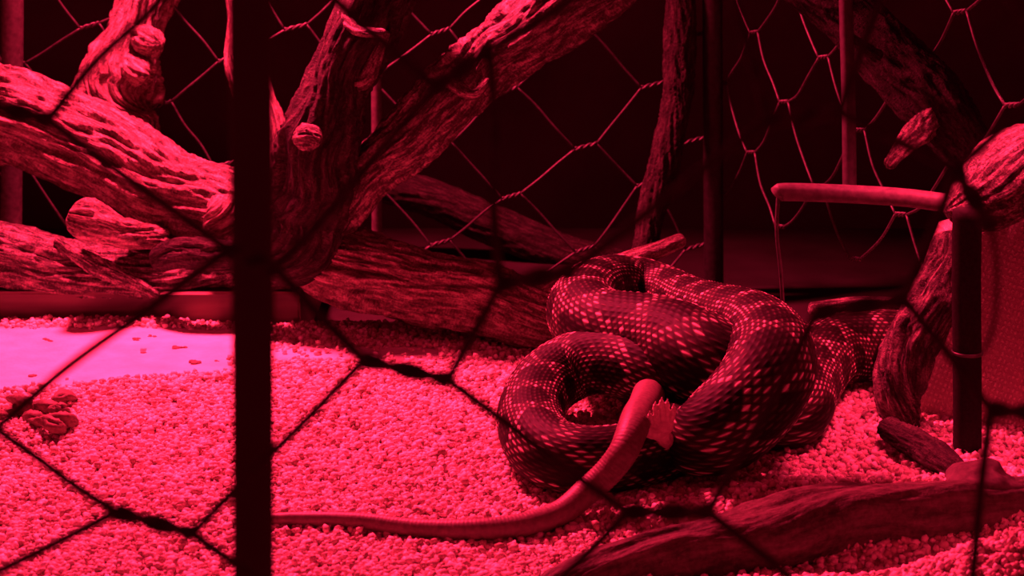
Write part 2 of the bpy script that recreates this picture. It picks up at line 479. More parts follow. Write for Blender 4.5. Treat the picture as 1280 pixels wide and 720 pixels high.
# big diagonal trunk from upper left down to the coils
root = empty('driftwood_trunk', PY(690, 420, .93), 'thick weathered trunk slanting down from upper left to the snake', 'branch')
t1 = limb('trunk', [(PD(-120, 95, 1.09), px(56, 1.09)), (PD(0, 146, 1.09), px(54, 1.09)), (PD(140, 203, 1.085), px(52, 1.08)), (PD(270, 260, 1.07), px(46, 1.07)),
                    (PD(380, 305, 1.045), px(44, 1.04)), (PD(470, 333, 1.02), px(42, 1.02)), (PD(570, 368, 1.0), px(39, 1.0)), (PD(660, 398, .99), px(36, .99)), (PD(725, 418, .99), px(30, .99))],
          BARK, 3, .20, .20, 1.2, n=180, ds=.0009, rough=.10, knobs=[(.30, 1.0, .006, .004), (.62, 5.9, .007, -.006)])
k1 = limb('knot', [(PD(262, 300, 1.04), px(12, 1.04)), (PD(280, 275, 1.035), px(20, 1.03)), (PD(292, 250, 1.04), px(18, 1.03))], BARK, 21, .25, .3, 1, n=70)
k2 = limb('stub', [(PD(86, 266, 1.02), px(12, 1.02)), (PD(108, 272, 1.02), px(22, 1.02)), (PD(150, 288, 1.03), px(16, 1.03)), (PD(205, 296, 1.06), px(14, 1.05))], BARK, 22, .2, .3, 1, n=80)
adopt(root, t1, k1, k2)

# upright limb, upper left behind the trunk
root = empty('upright_branch', PD(140, 175, 1.0), 'brightly lit knobbly branch rising behind the trunk at upper left', 'branch')
a = limb('limb', [(PD(150, 190, 1.15), px(40, 1.15)), (PD(140, 140, 1.15), px(42, 1.15)), (PD(150, 95, 1.15), px(42, 1.15)), (PD(172, 45, 1.15), px(30, 1.15)), (PD(192, -10, 1.15), px(30, 1.15)), (PD(215, -70, 1.15), px(30, 1.15))],
         BARK, 5, .24, .32, 2, n=130, rough=.12)
mb_ = [limb('knot', [(PD(170, 45, 1.135), px(10, 1.15)), (PD(188, 52, 1.12), px(17, 1.15)), (PD(202, 55, 1.115), px(9, 1.15))], BARK, 31, .2, .3, n=60),
       limb('knot', [(PD(165, 80, 1.135), px(12, 1.15)), (PD(178, 95, 1.115), px(16, 1.15)), (PD(186, 100, 1.115), px(8, 1.15))], BARK, 32, .2, .3, n=60)]
adopt(root, a, *mb_)

# short lit branch hidden half behind the post
o = limb('slim_branch', [(PD(292, -60, 1.13), px(20, 1)), (PD(298, 10, 1.13), px(17, 1)), (PD(303, 70, 1.13), px(25, 1)), (PD(322, 125, 1.13), px(26, 1)), (PD(338, 170, 1.12), px(26, 1)), (PD(338, 215, 1.11), px(12, 1.1)), (PD(345, 270, 1.10), px(16, 1))], BARK, 8, .1, .1, n=90)
tag(o, 'slim brightly lit branch standing mostly behind the black post', 'branch')

# forked branch, centre
root = empty('forked_branch', PD(380, 320, .98), 'dark forked branch with two arms rising beside the black post', 'branch')
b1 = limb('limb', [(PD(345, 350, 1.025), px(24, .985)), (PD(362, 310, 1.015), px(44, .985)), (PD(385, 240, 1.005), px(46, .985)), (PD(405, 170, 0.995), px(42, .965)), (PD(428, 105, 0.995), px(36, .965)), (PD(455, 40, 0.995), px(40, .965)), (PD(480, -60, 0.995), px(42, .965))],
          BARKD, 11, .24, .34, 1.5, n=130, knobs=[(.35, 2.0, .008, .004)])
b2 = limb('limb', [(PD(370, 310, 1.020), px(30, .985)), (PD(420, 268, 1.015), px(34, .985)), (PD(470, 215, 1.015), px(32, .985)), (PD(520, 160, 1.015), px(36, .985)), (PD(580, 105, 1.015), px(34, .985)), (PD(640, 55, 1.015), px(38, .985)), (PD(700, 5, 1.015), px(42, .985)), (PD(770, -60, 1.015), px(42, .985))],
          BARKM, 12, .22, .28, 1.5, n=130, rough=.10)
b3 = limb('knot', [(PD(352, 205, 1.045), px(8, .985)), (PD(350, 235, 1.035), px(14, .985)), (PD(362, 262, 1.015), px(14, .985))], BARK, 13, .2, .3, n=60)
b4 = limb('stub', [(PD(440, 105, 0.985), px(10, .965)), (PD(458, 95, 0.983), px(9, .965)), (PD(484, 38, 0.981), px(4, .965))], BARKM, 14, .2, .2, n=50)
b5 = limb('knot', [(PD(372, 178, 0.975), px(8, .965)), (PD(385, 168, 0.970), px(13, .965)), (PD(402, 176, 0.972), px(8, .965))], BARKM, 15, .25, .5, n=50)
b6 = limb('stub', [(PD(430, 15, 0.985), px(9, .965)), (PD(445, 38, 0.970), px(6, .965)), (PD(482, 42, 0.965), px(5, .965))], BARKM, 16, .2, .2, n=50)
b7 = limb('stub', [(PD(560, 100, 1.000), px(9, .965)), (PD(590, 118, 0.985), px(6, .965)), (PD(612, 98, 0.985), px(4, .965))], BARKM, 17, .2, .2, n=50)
adopt(root, b1, b2, b3, b4, b5, b6, b7)

# low log at left
root = empty('fallen_log', PD(140, 370, .95), 'low dark log lying along the back left under the trunk', 'log')
l1 = limb('trunk', [(PD(-110, 316, 1.045), px(36, 1.04)), (PD(0, 329, 1.045), px(36, 1.04)), (PD(90, 344, 1.05), px(35, 1.04)), (PD(180, 350, 1.055), px(35, 1.05)), (PD(280, 350, 1.06), px(34, 1.06)), (PD(350, 342, 1.05), px(26, 1.05)), (PD(400, 330, 1.05), px(14, 1.05))],
          BARKM, 41, .18, .2, 1.0, n=130, rough=.1)
l2 = limb('strip', [(PD(70, 300, 1.04), px(6, 1.04)), (PD(120, 330, 1.03), px(10, 1.03)), (PD(165, 352, 1.03), px(8, 1.03)), (PD(200, 372, 1.035), px(4, 1.03))], BARKM, 42, .3, .2, n=50)
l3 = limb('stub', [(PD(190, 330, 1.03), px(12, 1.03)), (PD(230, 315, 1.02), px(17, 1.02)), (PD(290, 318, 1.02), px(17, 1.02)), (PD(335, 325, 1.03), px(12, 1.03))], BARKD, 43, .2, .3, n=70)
adopt(root, l1, l2, l3)

# stick behind the coils
o = limb('thin_stick', [(PD(640, 378, .985), px(15, .98)), (PD(690, 362, .985), px(13, .98)), (PD(760, 335, .985), px(12, .98)), (PD(815, 315, .985), px(11, .98)), (PD(858, 298, .985), px(9, .98))], BARK, 51, .05, .12, n=70)
tag(o, 'thin smooth stick slanting up behind the top coil of the snake', 'stick')
o = limb('thin_stick', [(PZ(1010, 390, .034), px(9, .92)), (PZ(1070, 383, .037), px(10, .92)), (PZ(1140, 382, .037), px(9, .92)), (PZ(1215, 386, .035), px(8, .92))], BARKM, 52, .04, .1, n=60)
tag(o, 'short pale stick lying along the back of the straight snake coil', 'stick')

# vertical twisted branch at back centre
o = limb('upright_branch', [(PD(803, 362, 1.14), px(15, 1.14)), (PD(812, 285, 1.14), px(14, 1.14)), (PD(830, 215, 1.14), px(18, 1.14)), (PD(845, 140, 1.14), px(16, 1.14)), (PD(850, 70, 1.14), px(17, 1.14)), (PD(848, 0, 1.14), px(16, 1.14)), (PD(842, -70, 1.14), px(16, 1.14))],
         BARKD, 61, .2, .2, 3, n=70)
tag(o, 'dark twisted branch standing upright before the back wire mesh', 'branch')
# dim log behind the mesh
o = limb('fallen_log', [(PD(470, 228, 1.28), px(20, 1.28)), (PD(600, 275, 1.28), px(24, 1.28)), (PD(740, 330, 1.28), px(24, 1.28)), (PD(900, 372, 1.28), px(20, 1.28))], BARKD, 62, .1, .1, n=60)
tag(o, 'dim sloping log outside, seen through the back wire mesh', 'log')

# branch top right
root = empty('hanging_branch', PD(1200, 170, .86), 'dark thick branch crossing the upper right corner down to the post', 'branch')
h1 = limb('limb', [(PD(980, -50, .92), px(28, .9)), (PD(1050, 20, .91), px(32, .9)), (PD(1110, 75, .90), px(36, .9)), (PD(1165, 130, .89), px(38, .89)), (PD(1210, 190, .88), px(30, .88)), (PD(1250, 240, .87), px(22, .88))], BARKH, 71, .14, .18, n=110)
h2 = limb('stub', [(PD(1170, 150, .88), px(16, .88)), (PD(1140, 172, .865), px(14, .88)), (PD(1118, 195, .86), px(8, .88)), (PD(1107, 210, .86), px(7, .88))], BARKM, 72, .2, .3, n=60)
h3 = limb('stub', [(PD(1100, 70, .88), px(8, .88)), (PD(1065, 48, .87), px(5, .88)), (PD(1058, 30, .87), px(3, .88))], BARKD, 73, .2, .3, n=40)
adopt(root, h1, h2, h3)

# bark chunk + cut slab at right
root = empty('cut_stump', PZ(1190, 552, 0), 'rough barked slab with a pale pitted cut face leaning behind the right post', 'stump')
def slab(outline, ya, thick, name, mat_, lean=0.0):
    P = np.array([PY(x_, y_, ya) for x_, y_ in outline]); n = len(P)
    c = P.mean(0)
    P = P + np.array([0, 1, 0]) * (P[:, 2:3] * lean - (P[:, :1] - .225) * .25)
    back = P + np.array([0.0, thick, 0])
    inner = c + (P - c) * .94 ; inner = inner * 1.0; inner[:, 1] = P[:, 1] - .002
    V = np.vstack([inner, P, back, [inner.mean(0)], [back.mean(0)]])
    j = np.arange(n); k = (j + 1) % n
    Q = np.vstack([np.stack([j, k, n + k, n + j], 1), np.stack([n + j, n + k, 2 * n + k, 2 * n + j], 1)])
    T = np.vstack([np.stack([k, j, np.full(n, 3 * n)], 1), np.stack([2 * n + j, 2 * n + k, np.full(n, 3 * n + 1)], 1)])
    return new_mesh(name, V, [Q, T], mat_, smooth=False)
face = slab([(1188, 330), (1200, 300), (1232, 290), (1270, 275), (1340, 262), (1345, 575), (1270, 566), (1200, 556), (1112, 556), (1112, 520), (1118, 480), (1150, 430), (1170, 380)], .812, .03, 'cut_face', WOVENM, .10)
rim = limb('bark_rim', [(PY(1186, 285, .800), px(14, .86)), (PY(1178, 330, .800), px(20, .86)), (PY(1160, 385, .80), px(26, .86)), (PY(1136, 440, .80), px(28, .86)), (PY(1126, 490, .80), px(25, .86)), (PY(1129, 530, .80), px(21, .86)), (PY(1140, 552, .80), px(14, .86))], BARKR, 81, .2, .35, 1, n=90, rough=.12)
ch = limb('bark_chunk', [(PY(1180, 262, .80), px(16, .86)), (PY(1235, 240, .80), px(40, .86)), (PY(1290, 215, .80), px(48, .86)), (PY(1360, 190, .80), px(50, .86))], BARKM, 82, .16, .2, 1, n=120)
ft = limb('root', [(PZ(1105, 535, .012), px(12, .84)), (PZ(1150, 560, .010), px(15, .82)), (PZ(1195, 590, .008), px(14, .8)), (PZ(1225, 610, .004), px(8, .8))], BARKD, 83, .2, .25, 1, n=70)
adopt(root, face, rim, ch, ft)

# foreground log lower right + stone
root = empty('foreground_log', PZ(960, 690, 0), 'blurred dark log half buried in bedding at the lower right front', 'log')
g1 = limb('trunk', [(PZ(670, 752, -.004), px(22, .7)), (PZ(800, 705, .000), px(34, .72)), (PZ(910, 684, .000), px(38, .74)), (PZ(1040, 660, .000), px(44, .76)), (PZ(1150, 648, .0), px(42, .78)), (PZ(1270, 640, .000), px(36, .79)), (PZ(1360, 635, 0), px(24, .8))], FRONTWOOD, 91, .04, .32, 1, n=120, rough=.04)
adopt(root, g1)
mb = MB(); mb.ball(PZ(1222, 618, .006), .018, 5, .28, 1.5, 32, (1.0, .9, .75))
o = mb.build('post_stone', plain('dusty_stone', (.11, .09, .08), .8, .3, 0, 250, .8, .4)); o.name = 'stone'
tag(o, 'rounded dusty stone at the foot of the right post', 'stone')

# dried husk litter at left
root = empty('dried_husk', PZ(45, 520, .002), 'crumpled dried plant husk lying on the floor at the left edge', 'husk')
rngp = random.Random(3); kids = []
for q in range(9):
    x0 = rngp.uniform(-20, 75); y0 = rngp.uniform(497, 528); an = rngp.uniform(-.6, .6); L_ = rngp.uniform(14, 36)
    p0 = PZ(x0, y0, .004 + rngp.uniform(0, .004)); p1 = PZ(x0 + L_ * math.cos(an), y0 + L_ * math.sin(an) * .6, .005 + rngp.uniform(0, .006)); p2 = PZ(x0 + 1.8 * L_ * math.cos(an + .5), y0 + L_ * math.sin(an + .5) * .7, .003)
    kids.append(limb('husk_strip', [(p0, .0012), (p1, .0030), (p2, .001)], LITTERM, 100 + q, .3, .5, 1, n=24, ds=.0012))
adopt(root, *kids)
# dark crumbs on the bare floor
for q, (x_, y_, sz) in enumerate([(155, 474, .0008), (167, 472, .0009), (38, 470, .0022), (245, 453, .0032), (225, 435, .0026), (170, 424, .002), (272, 451, .0012), (60, 425, .002), (190, 420, .0016)]):
    mb = MB(); [mb.ball(PZ(x_ + rngp.uniform(-1, 1) * sz * 2600, y_ + rngp.uniform(-1, 1) * sz * 700, sz * .2), sz * rngp.uniform(.25, .5), q, .5, 2.0, 8, (1.5, 1.1, .6)) for _ in range(6)]
    o = mb.build('bedding_crumb', LITTERM)
    tag(o, ['left crumb of the tiny close pair on the bare pale floor', 'right crumb of the tiny close pair on the bare pale floor', 'flat dark flake farthest left on the bare pale floor',
            'largest dark flake on the bare floor, beside the black post', 'dark flake behind the largest flake on the bare floor', 'dark flake at the back middle of the bare floor',
            'small fleck nearest the black post on the bare floor', 'dark flake at the far left back edge of the bare floor', 'small flake at the back edge of the bare floor, between two larger ones'][q], 'crumb', 'dark crumbs on the bare floor')

# ------------------------------------------------------------------ wire mesh
def hex_wires(mb, nodes, links, to3, r, tw=.022, twr=None, sag=0.0, nrm=np.array([0, -1, 0]), turns=1.5, n=7, seed=0):
    """nodes: {key: (uv_left, uv_right)} ; links: (keyA, side, keyB, side)"""
    rg = random.Random(seed)
    for k, (a, b_) in nodes.items():
        A, B = to3(*a), to3(*b_)
        ax = B - A; L = np.linalg.norm(ax); ax = ax / L
        s1 = np.cross(ax, nrm); s1 /= np.linalg.norm(s1)
        for ph in (0, np.pi):
            t = np.linspace(0, 1, 14)
            w_ = np.sin(np.pi * np.clip(t * 1, 0, 1)) ** .5
            P = A + ax * (t * L)[:, None] + (np.cos(t * 2 * np.pi * turns + ph)[:, None] * s1 + np.sin(t * 2 * np.pi * turns + ph)[:, None] * nrm) * r * .95
            mb.tube(P, r, n=n, per=22)
    for (ka, sa, kb, sb) in links:
        if ka not in nodes or kb not in nodes: continue
        A, B = to3(*nodes[ka][sa]), to3(*nodes[kb][sb])
        d = B - A; L = np.linalg.norm(d)
        m1 = A + d * .33 + np.array([rg.uniform(-.4, .4), rg.uniform(-.6, .6), rg.uniform(-.5, .5)]) * L * .035 + np.array([0, 0, -1]) * sag * L
        m2 = A + d * .67 + np.array([rg.uniform(-.4, .4), rg.uniform(-.6, .6), rg.uniform(-.5, .5)]) * L * .035 + np.array([0, 0, -1]) * sag * L
        mb.tube([A, m1, m2, B], r, n=n, per=14)

# back panel: column x, first y (period 131)
cols = [(-66, 20), (22, 78), (110, 28), (201, 129), (285, 80), (366, 36), (455, 100), (552, 38), (639, 108), (729, 45), (811, 100), (870, 40)]
# make parity clean: odd columns are offset by half a period
rg = random.Random(7)
nodes = {}; links = []
y0 = [-20, -53, 28, -2, 80, 36, 100, 45, 108, 45, 100, 40]
for c, (x_, _) in enumerate(cols):
    for r_ in range(-2, 4):
        y_ = y0[c] + r_ * 131 + rg.uniform(-7, 7); xx = x_ + rg.uniform(-5, 5)
        hw = rg.uniform(11, 14)
        nodes[(c, r_)] = ((xx - hw, y_ + 3.5), (xx + hw, y_ - 3.5))
for c in range(len(cols) - 1):
    for r_ in range(-2, 4):
        if c % 2 == 1:   # this column higher by half period than the next of same r
            links += [((c, r_), 1, (c + 1, r_), 0), ((c, r_), 1, (c + 1, r_ - 1), 0)]
        else:
            links += [((c, r_), 1, (c + 1, r_), 0), ((c, r_), 1, (c + 1, r_ + 1), 0)]
mb = MB()
hex_wires(mb, nodes, links, lambda u, v: PY(u, v, 1.16), .00085, seed=2)
o = mb.build('wire_mesh_panel', WIRER); tag(o, 'back panel of hexagonal wire mesh behind the branches', 'wire mesh')

# right side panel: angled towards the camera
c0 = PY(893, 300, 1.16); W0 = np.array([c0[0], 1.16]); W1 = np.array([.262, .72])
wdir = (W1 - W0) / np.linalg.norm(W1 - W0); wl = np.linalg.norm(W1 - W0)
def side(u, v): return np.array([W0[0] + wdir[0] * u, W0[1] + wdir[1] * u, v])
nodes = {}; links = []
pu = .050; pv = .074
for c in range(-0, 11):
    for r_ in range(0, 6):
        u = .004 + c * pu + rg.uniform(-.002, .002); v = .045 + r_ * pv + (pv / 2 if c % 2 else 0) + rg.uniform(-.003, .003)
        if W0[1] + wdir[1] * u < .86 and v < .15: continue
        nodes[(c, r_)] = ((u - .006, v - .001), (u + .006, v + .001))
for c in range(0, 10):
    for r_ in range(0, 6):
        if c % 2 == 0: links += [((c, r_), 1, (c + 1, r_), 0), ((c, r_), 1, (c + 1, r_ - 1), 0)]
        else: links += [((c, r_), 1, (c + 1, r_), 0), ((c, r_), 1, (c + 1, r_ + 1), 0)]
mb = MB()
hex_wires(mb, nodes, links, side, .0008, sag=.07, nrm=np.array([-wdir[1], wdir[0], 0]) * -1, seed=5)
o = mb.build('wire_mesh_panel', WIRES); tag(o, 'side panel of wire mesh with drooping loops at upper right', 'wire mesh')

# front panel: traced cells
FY = .285
nd = {'a': ((145, 640), (240, 667)), 'b': ((455, 450), (560, 475)), 'c': ((785, 640), (885, 640)), 'd': ((1020, 392), (1130, 374)), 'e': ((1238, 512), (1330, 518)),
      'f': ((285, 312), (345, 336)), 'g': ((625, 356), (715, 338)), 'h': ((-160, 560), (-60, 505)), 'i': ((-170, 690), (-60, 740)), 'j': ((-20, 130), (60, 150)), 'k': ((1195, 212), (1240, 285)),
      'l': ((455, 830), (560, 850)), 'm': ((1100, 810), (1200, 830)), 'n': ((545, 110), (612, 62)), 'o': ((960, 150), (1050, 140)), 'p': ((1330, 90), (1400, 70)), 'q': ((250, -60), (340, -70)), 'r': ((800, -60), (900, -70)), 's': ((1130, -90), (1210, -80)),
      't': ((-20, 540), (-8, 534)), 'u': ((1262, 420), (1272, 395))}
del nd['h'], nd['u']; nd['t'] = ((-90, 520), (-5, 536))
lk = [('a', 0, 't', 1), ('a', 0, 'i', 1), ('a', 1, 'b', 0), ('a', 1, 'l', 0), ('b', 0, 'f', 1), ('b', 1, 'g', 0), ('b', 1, 'c', 0), ('c', 0, 'l', 1), ('c', 1, 'd', 0), ('c', 1, 'm', 0),
      ('d', 1, 'e', 0), ('d', 1, 'k', 0), ('d', 0, 'g', 1), ('e', 0, 'm', 1), ('f', 0, 't', 1), ('f', 0, 'j', 1), ('f', 1, 'n', 0), ('g', 0, 'n', 1), ('g', 1, 'o', 0), ('k', 0, 'o', 1), ('k', 0, 'p', 0), ('j', 1, 'q', 0), ('n', 0, 'q', 1), ('n', 1, 'r', 0), ('o', 0, 'r', 1), ('o', 1, 's', 0), ('p', 0, 's', 1)]
mb = MB()
hex_wires(mb, nd, [x_ for x_ in lk if x_ not in (('d', 0, 'g', 1),)], lambda u, v: PY(u, v, FY), .00085, n=10, seed=9, turns=1.0)
# the hanging loop right of the post
mb.tube([PY(1240, 285, FY), PY(1246, 340, FY), PY(1243, 400, FY), PY(1232, 434, FY), PY(1224, 442, FY)], .00045, n=8, per=20)
o = mb.build('wire_mesh_panel', WIREF); tag(o, 'nearest dark wire mesh panel, blurred large cells in front of the snake', 'wire mesh')

# ------------------------------------------------------------------ posts, rods
def post(name, pts, r, mat_, label, cat='post', ring=()):
    rt = empty(name, pts[0], label, cat)
    mb = MB(); mb.tube(pts, r, n=28, per=30); a = mb.build('shaft', mat_)
    kids = [a]
    for z in ring:
        mb = MB(); mb.tube([z, z + np.array([0, 0, .0012])], r * 1.12, n=28, per=4); kids.append(mb.build('wire_tie', WIRES))
    adopt(rt, *kids); return rt
post('metal_post', [PY(318, 1000, .30), PY(317, 740, .30), PY(316, 360, .30), PY(313, -40, .30)], px(26.5, .31), BLACKM, 'thick black post in front at left, running the full height')
q = PZ(1209, 572, -.002)
post('metal_post', [q, PY(1209, 480, q[1]), PY(1208, 360, q[1]), PY(1209, 262, q[1])], px(17.5, .81), plain('matte_black_paint', (.02, .018, .018), .85, .03), 'short black post at the right standing on the bedding', ring=(PY(1209, 442, q[1]),))
q = PY(14, 300, 1.05)
post('metal_rod', [PY(14, 372, 1.14), PY(14, 300, 1.14), PY(15, 150, 1.14), PY(16, -40, 1.14)], px(13, 1.17), RODM, 'vertical grey rod at the far left behind the trunk', 'rod')
post('metal_rod', [PY(471, 350, 1.14), PY(471, 200, 1.14), PY(470, 0, 1.14), PY(470, -40, 1.14)], px(6.5, 1.17), RODM, 'thin upright rod behind the fork of the central branch', 'rod')
post('metal_post', [PY(893, 420, 1.15), PY(892, 300, 1.15), PY(891, 100, 1.15), PY(890, -60, 1.15)], px(12, 1.2), metal('dark_corner', (.05, .045, .045)), 'dark corner post between back and side wire mesh')
# bracket frame
root = empty('metal_bracket', PD(1195, 252, .838), 'reddish metal bar bracket joined to the right post, below the branch', 'bracket')
mb = MB(); mb.tube([PD(972, 243, .857), PD(980, 240, .857), PD(1050, 242, .851), PD(1130, 247, .845), PD(1200, 256, .838)], px(11.5, .85), n=24, per=40); a = mb.build('crossbar', BARM)
mb = MB(); mb.tube([PD(1062, 243, .866), PD(1061, 140, .866), PD(1058, 30, .866), PD(1056, -60, .866)], px(9, .85), n=20, per=30); b_ = mb.build('upright', metal('dark_rod', (.07, .06, .06), .6, .2))
mb = MB(); mb.tube([PD(973, 240, .86), PD(971, 290, .862), PD(976, 340, .865), PD(979, 388, .87)], px(2.6, .85), n=10, per=20); c_ = mb.build('hanging_wire', WIRES)
adopt(root, a, b_, c_)

# ------------------------------------------------------------------ snake
SP = [(1400, 488, .005, 1.5), (1350, 472, .010, 7), (1250, 450, .017, 14), (1150, 436, .0195, 18), (1085, 433, .020, 19), (1035, 442, .020, 18.5), (1008, 478, .018, 17), (992, 518, .017, 16),
      (950, 520, .016, 15.5), (905, 498, .020, 16), (865, 482, .027, 16.5), (822, 465, .032, 17), (772, 452, .032, 17), (720, 456, .027, 16.5), (680, 482, .020, 16), (663, 522, .0165, 15.5),
      (680, 562, .016, 15.5), (726, 577, .0155, 15), (780, 572, .015, 14.5), (835, 560, .014, 14), (882, 545, .014, 14), (925, 530, .015, 15), (948, 502, .022, 17), (925, 472, .034, 19), (885, 454, .040, 22),
      (840, 434, .041, 23), (795, 422, .041, 22), (752, 412, .041, 20), (729, 388, .041, 19), (746, 362, .040, 17), (785, 353, .037, 15.5), (828, 364, .034, 14.5), (862, 384, .036, 16), (902, 400, .042, 18),
      (942, 414, .047, 19), (964, 442, .048, 20), (956, 480, .043, 20.5), (922, 520, .032, 20), (886, 548, .023, 19), (864, 552, .018, 15), (848, 538, .015, 11.0)]
A = np.array([[*PZ(a, b2_, z), r / 1000] for a, b2_, z, r in SP])
# head continues from the neck into the coils
hd = A[-1, :3]; dirn = np.array([-1, .35, .10]); dirn /= np.linalg.norm(dirn)
C4, s = catmull(A, ds=.00062)
# smooth the path
k = 61; ker = np.hanning(k); ker /= ker.sum()
C = np.stack([np.convolve(np.pad(C4[:, i_], k // 2, 'edge'), ker, 'valid') for i_ in range(4)], 1)
C, R = C[:, :3], C[:, 3]
L = s[-1]; m = len(C)
NA = 288; NS = 48; SL = .0046
ref = np.array([0.0, -0.45, 0.9]); ref /= np.linalg.norm(ref)
th = np.linspace(0, 2 * np.pi, NA, endpoint=False)
SS = np.repeat(s[:, None], NA, 1); TT = np.repeat(th[None], m, 0)
def scale_fields(SS, TT):
    u = TT / (2 * np.pi) * NS; v = SS / SL
    best = np.full(u.shape, 9.); du_ = np.zeros(u.shape); dv_ = np.zeros(u.shape); ci = np.zeros(u.shape); cj = np.zeros(u.shape)
    for off_ in (0, 1):
        uc = np.round((u - off_) / 2) * 2 + off_          # columns of the same parity
        vc = np.round(v - .5 * off_) + .5 * off_
        for dvv in (0,):
            du = u - uc; dv = v - vc - dvv
            d = np.abs(du) / 1.0 + np.abs(dv) / .5
            mk = d < best
            best = np.where(mk, d, best); du_ = np.where(mk, du, du_); dv_ = np.where(mk, dv, dv_); ci = np.where(mk, uc % NS, ci); cj = np.where(mk, vc, cj)
    return best, du_, dv_, ci, cj
best, du, dv, ci, cj = scale_fields(SS, TT)
dome = np.clip(1 - best, 0, 1)
# keel: along the body in the middle of each scale
keel = np.exp(-(du / .16) ** 2) * np.clip(1 - (np.abs(dv) / .36) ** 2, 0, 1)
ang = np.angle(np.exp(1j * TT))                          # 0 = dorsal
belly = np.clip((np.abs(ang) - 2.25) / .12, 0, 1)
disp = (.00013 * np.sqrt(dome) + .00022 * keel) * (R[:, None] / .018) * (1 - belly)
scute = np.abs(((SS / .0085) % 1) - .5) * 2
disp = disp + belly * .0004 * np.sqrt(np.clip(1 - scute, 0, 1))
# colour: tone 0..1, per scale
h1_ = hsh(ci.astype(np.int64), (cj * 2).astype(np.int64), np.zeros_like(ci).astype(np.int64), 3)
sc_s = cj * SL; sc_a = np.angle(np.exp(1j * ci / NS * 2 * np.pi))
per = .031
ph = sc_s / per + .10 * np.sin(sc_s * 31)
d1 = np.abs((ph % 1) - .5) * 2
d2 = np.abs(((ph + .5) % 1) - .5) * 2
dors = 1 - ((d1 / .80) ** 2 + (np.abs(sc_a) / .62) ** 2)
lat = 1 - ((d2 / .74) ** 2 + ((np.abs(sc_a) - 1.22) / .46) ** 2)
low = 1 - ((d1 / .60) ** 2 + ((np.abs(sc_a) - 1.95) / .26) ** 2)
f_ = np.maximum(np.maximum(dors, lat), low)
blot = np.clip(f_ * 4, 0, 1)
edge = np.clip(1 - np.abs(f_ + .12) * 5.0, 0, 1)
basec = .31 + .10 * (h1_ - .5)
kk_ = np.exp(-(du / (.13 + .08 * h1_)) ** 2) * np.clip(1 - (np.abs(dv) / (.30 + .14 * h1_)) ** 4, 0, 1)
tone = basec * (1 - blot) + .04 * blot
tone = tone * (.3 + .7 * np.clip(dome * 2.5, 0, 1))
tone = tone + (.72 * (1 - blot) + .40 * blot * (h1_ > .35)) * kk_ * (.35 + .75 * h1_)
tone = tone + edge * .28 * np.clip(dome * 2.5, 0, 1) * (.4 + h1_)
tone = tone * (1 - belly) + belly * (.66 - .25 * (scute > .86))
tone = np.clip(tone * .92, 0, 1)
T, Nn, B = frames(C, ref)
d = np.cos(TT)[..., None] * Nn[:, None] + np.sin(TT)[..., None] * B[:, None]
# slight roundness change: flattened belly
flat = 1 - .06 * (np.cos(TT) < -.5)
Vv = C[:, None] + d * ((R[:, None] * flat + disp)[..., None])
V = Vv.reshape(-1, 3)
i = np.arange(m - 1)[:, None] * NA; j = np.arange(NA)[None]; j2 = (j + 1) % NA
Q = np.stack([i + j, i + j2, i + NA + j2, i + NA + j], -1).reshape(-1, 4)
# head: rings continuing the last body ring
hs = [(.0, 11.0, 11.0), (.006, 12.5, 10.5), (.014, 16, 11), (.022, 17, 11.5), (.030, 15, 10.5), (.038, 12, 9), (.046, 9.5, 7.5), (.051, 7, 5.5), (.0535, 3, 2.5)]
hsn = np.array(hs); hh = np.linspace(.0012, .0535, 60)
Tl = T[-1]; hdir = Tl.copy()
rings = []; tones = []
for q_ in hh:
    f = q_ / .0535
    wdt = np.interp(q_, hsn[:, 0], hsn[:, 1]) / 1000; hgt = np.interp(q_, hsn[:, 0], hsn[:, 2]) / 1000
    dd = Tl * (1 - f * .25) + np.array([-.2, .45, -.25]) * f * .5; dd /= np.linalg.norm(dd)
    c_ = C[-1] + dd * q_
    nb = np.cos(th)[:, None] * Nn[-1] * hgt + np.sin(th)[:, None] * B[-1] * wdt
    rings.append(c_ + nb)
    tones.append(.02 + .10 * (fbm(np.stack([np.cos(th) * 4 + 9, np.sin(th) * 4 + 9, th * 0 + q_ * 300], 1), 2, 4)))
nv = len(V); V = np.vstack([V] + rings + [rings[-1].mean(0)[None], C[0][None]])
rows = m + len(hh)
i = (np.arange(m - 1, rows - 1)[:, None]) * NA
Q2 = np.stack([i + j, i + j2, i + NA + j2, i + NA + j], -1).reshape(-1, 4)
jj = np.arange(NA); kk = (jj + 1) % NA
T1 = np.stack([(rows - 1) * NA + jj, (rows - 1) * NA + kk, np.full(NA, rows * NA)], 1)
T0 = np.stack([kk, jj, np.full(NA, rows * NA + 1)], 1)
tone_all = np.concatenate([tone.ravel()] + tones + [[.3, .3]])
sn = empty('coiled_snake', (.08, .80, 0), 'large patterned snake coiled tightly around its rodent prey', 'snake')
body = new_mesh('body', V, [np.vstack([Q, Q2]), np.vstack([T0, T1])], SNAKEM, attrs={'tone': tone_all})
eyes = []
for sg in (-1, 1):
    mb = MB(); mb.ball(C[-1] + Tl * .036 + B[-1] * sg * .0118 + Nn[-1] * .003, .0022, n=12); eyes.append(mb.build('eye', EYEM))
adopt(sn, body, *eyes)

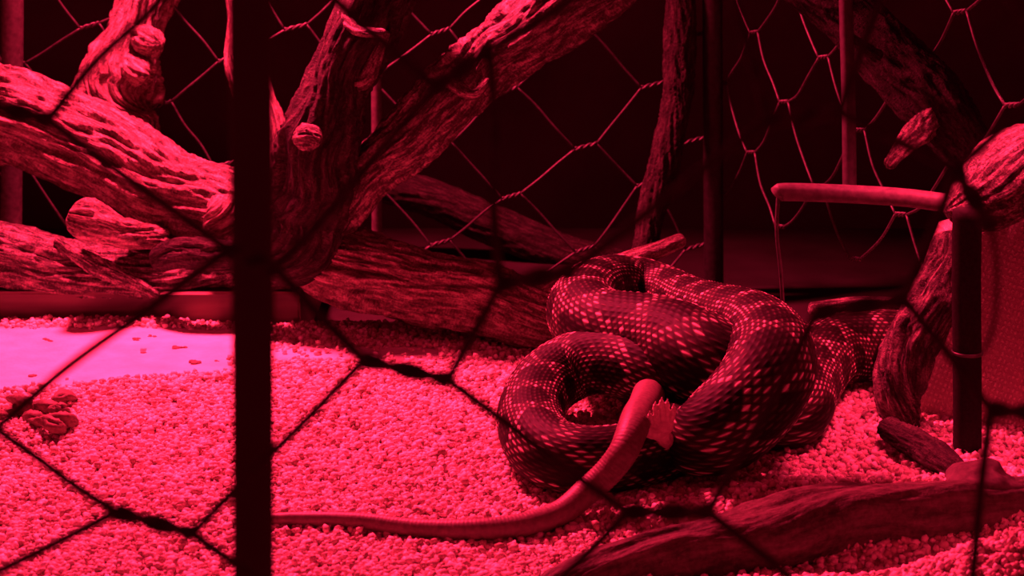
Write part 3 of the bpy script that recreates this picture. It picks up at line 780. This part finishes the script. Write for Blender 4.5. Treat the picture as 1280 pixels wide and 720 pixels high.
# ------------------------------------------------------------------ rat: body hidden in the coils, tail and hind foot visible
ratroot = empty('rat_prey', PZ(790, 560, 0), 'dead rat held in the coils, only its long tail and hind foot showing', 'rat')
mb = MB()
tb = [(812, 490, .024, 7.5), (806, 507, .032, 7.2), (797, 522, .035, 6.9), (789, 541, .0335, 6.4), (779, 565, .028, 6.1), (760, 590, .0200, 5.9), (735, 613, .0130, 5.7), (700, 636, .0085, 5.3), (650, 652, .0068, 4.9), (590, 659, .006, 4.4), (520, 657, .0055, 3.9),
      (450, 652, .005, 3.4), (380, 650, .0046, 2.9), (330, 651, .0042, 2.4), (296, 655, .0035, 1.6)]
A = np.array([[*PZ(a, b2_, z), r / 1000] for a, b2_, z, r in tb])
for q_ in range(7, len(A)): A[q_, 2] = ground(np.array([A[q_, 0]]), np.array([A[q_, 1]]))[0] + A[q_, 3] + .0006
C4, s_ = catmull(A, ds=.0006)
ringd = lambda ss, t_, P, rr: rr * (.025 * np.sin(ss / .0016 * 2 * np.pi))
Vt, Ft = tube_arrays(C4[:, :3], C4[:, 3], 36, disp=ringd, s=s_)
TAILM = plain('rat_tail_skin', (.17, .125, .11), .5, .35, 0, 500, .25)
tail = new_mesh('tail', Vt, Ft, TAILM)
tail['label'] = 'thick pinkish hairless tail'
# rump, thigh, shank, foot as a fused surface
mb = MB()
rc = PZ(806, 478, .021)
mb.ball(rc + np.array([.004, .02, 0]), .021, 1, .05, 1, 20, (1.15, 1.5, .85))
mb.ball(rc + np.array([.012, .002, .002]), .013, 1, .05, 1, 16, (1.1, 1.0, .9))
body_r = mb.build('body', FURM)
rm_ = body_r.modifiers.new('fuse', 'REMESH'); rm_.mode = 'VOXEL'; rm_.voxel_size = .0012; rm_.use_smooth_shade = True
mb = MB()
fy = .706
def fp(a, b2_, dy=0): return PY(a, b2_, fy + dy)
mb.tube([fp(836, 556, .040), fp(834, 552, .018), fp(829, 545, .004), fp(826, 538, 0)], .0038, n=14, r1=.0036, ds=.001)
mb.ball(fp(824, 538, .0005), .0040, n=12, squash=(1.0, .65, 1.2))
mb.ball(fp(830, 532, .0005), .0042, n=12, squash=(1.0, .6, 1.0))
toes = [[(819, 537), (815, 528), (813, 522), (812, 518)], [(823, 530), (820, 519), (819, 511), (819, 506)], [(828, 528), (827, 515), (826.5, 506), (827, 501)], [(833, 528), (834, 515), (834, 507), (834, 503)], [(837, 532), (840.5, 522), (842, 514), (842, 509)]]
for q_, t_ in enumerate(toes):
    P = [fp(a, b2_, -.0012 * i_ if i_ < 3 else -.0030) for i_, (a, b2_) in enumerate(t_)]
    mb.tube(P, .00130, n=12, r1=.00095, ds=.0006)
    mb.ball(P[2], .00125, n=8)
mb.tube([fp(826, 540, .001), fp(815, 541, -.001), fp(806, 537, -.002), fp(801, 534, -.002)], .0032, n=12, r1=.0022, ds=.001)
foot = mb.build('hind_foot', RATM)
rm_ = foot.modifiers.new('fuse', 'REMESH'); rm_.mode = 'VOXEL'; rm_.voxel_size = .00032; rm_.use_smooth_shade = True
foot['label'] = 'small pale clawed hind foot with toes spread upward'
mb = MB()
for t_ in toes:
    a, b2_ = t_[3]; P0 = fp(a, b2_, -.003); P1 = fp(a + .5, b2_ - 4, -.0042)
    mb.tube([P0, (P0 + P1) / 2, P1], .0006, n=8, r1=.0002, ds=.0005)
cl = mb.build('claws', RATM)
adopt(ratroot, tail, body_r, foot)
adopt(ratroot, cl)
cl.parent = foot; cl.matrix_parent_inverse = __import__('mathutils').Matrix.Identity(4)
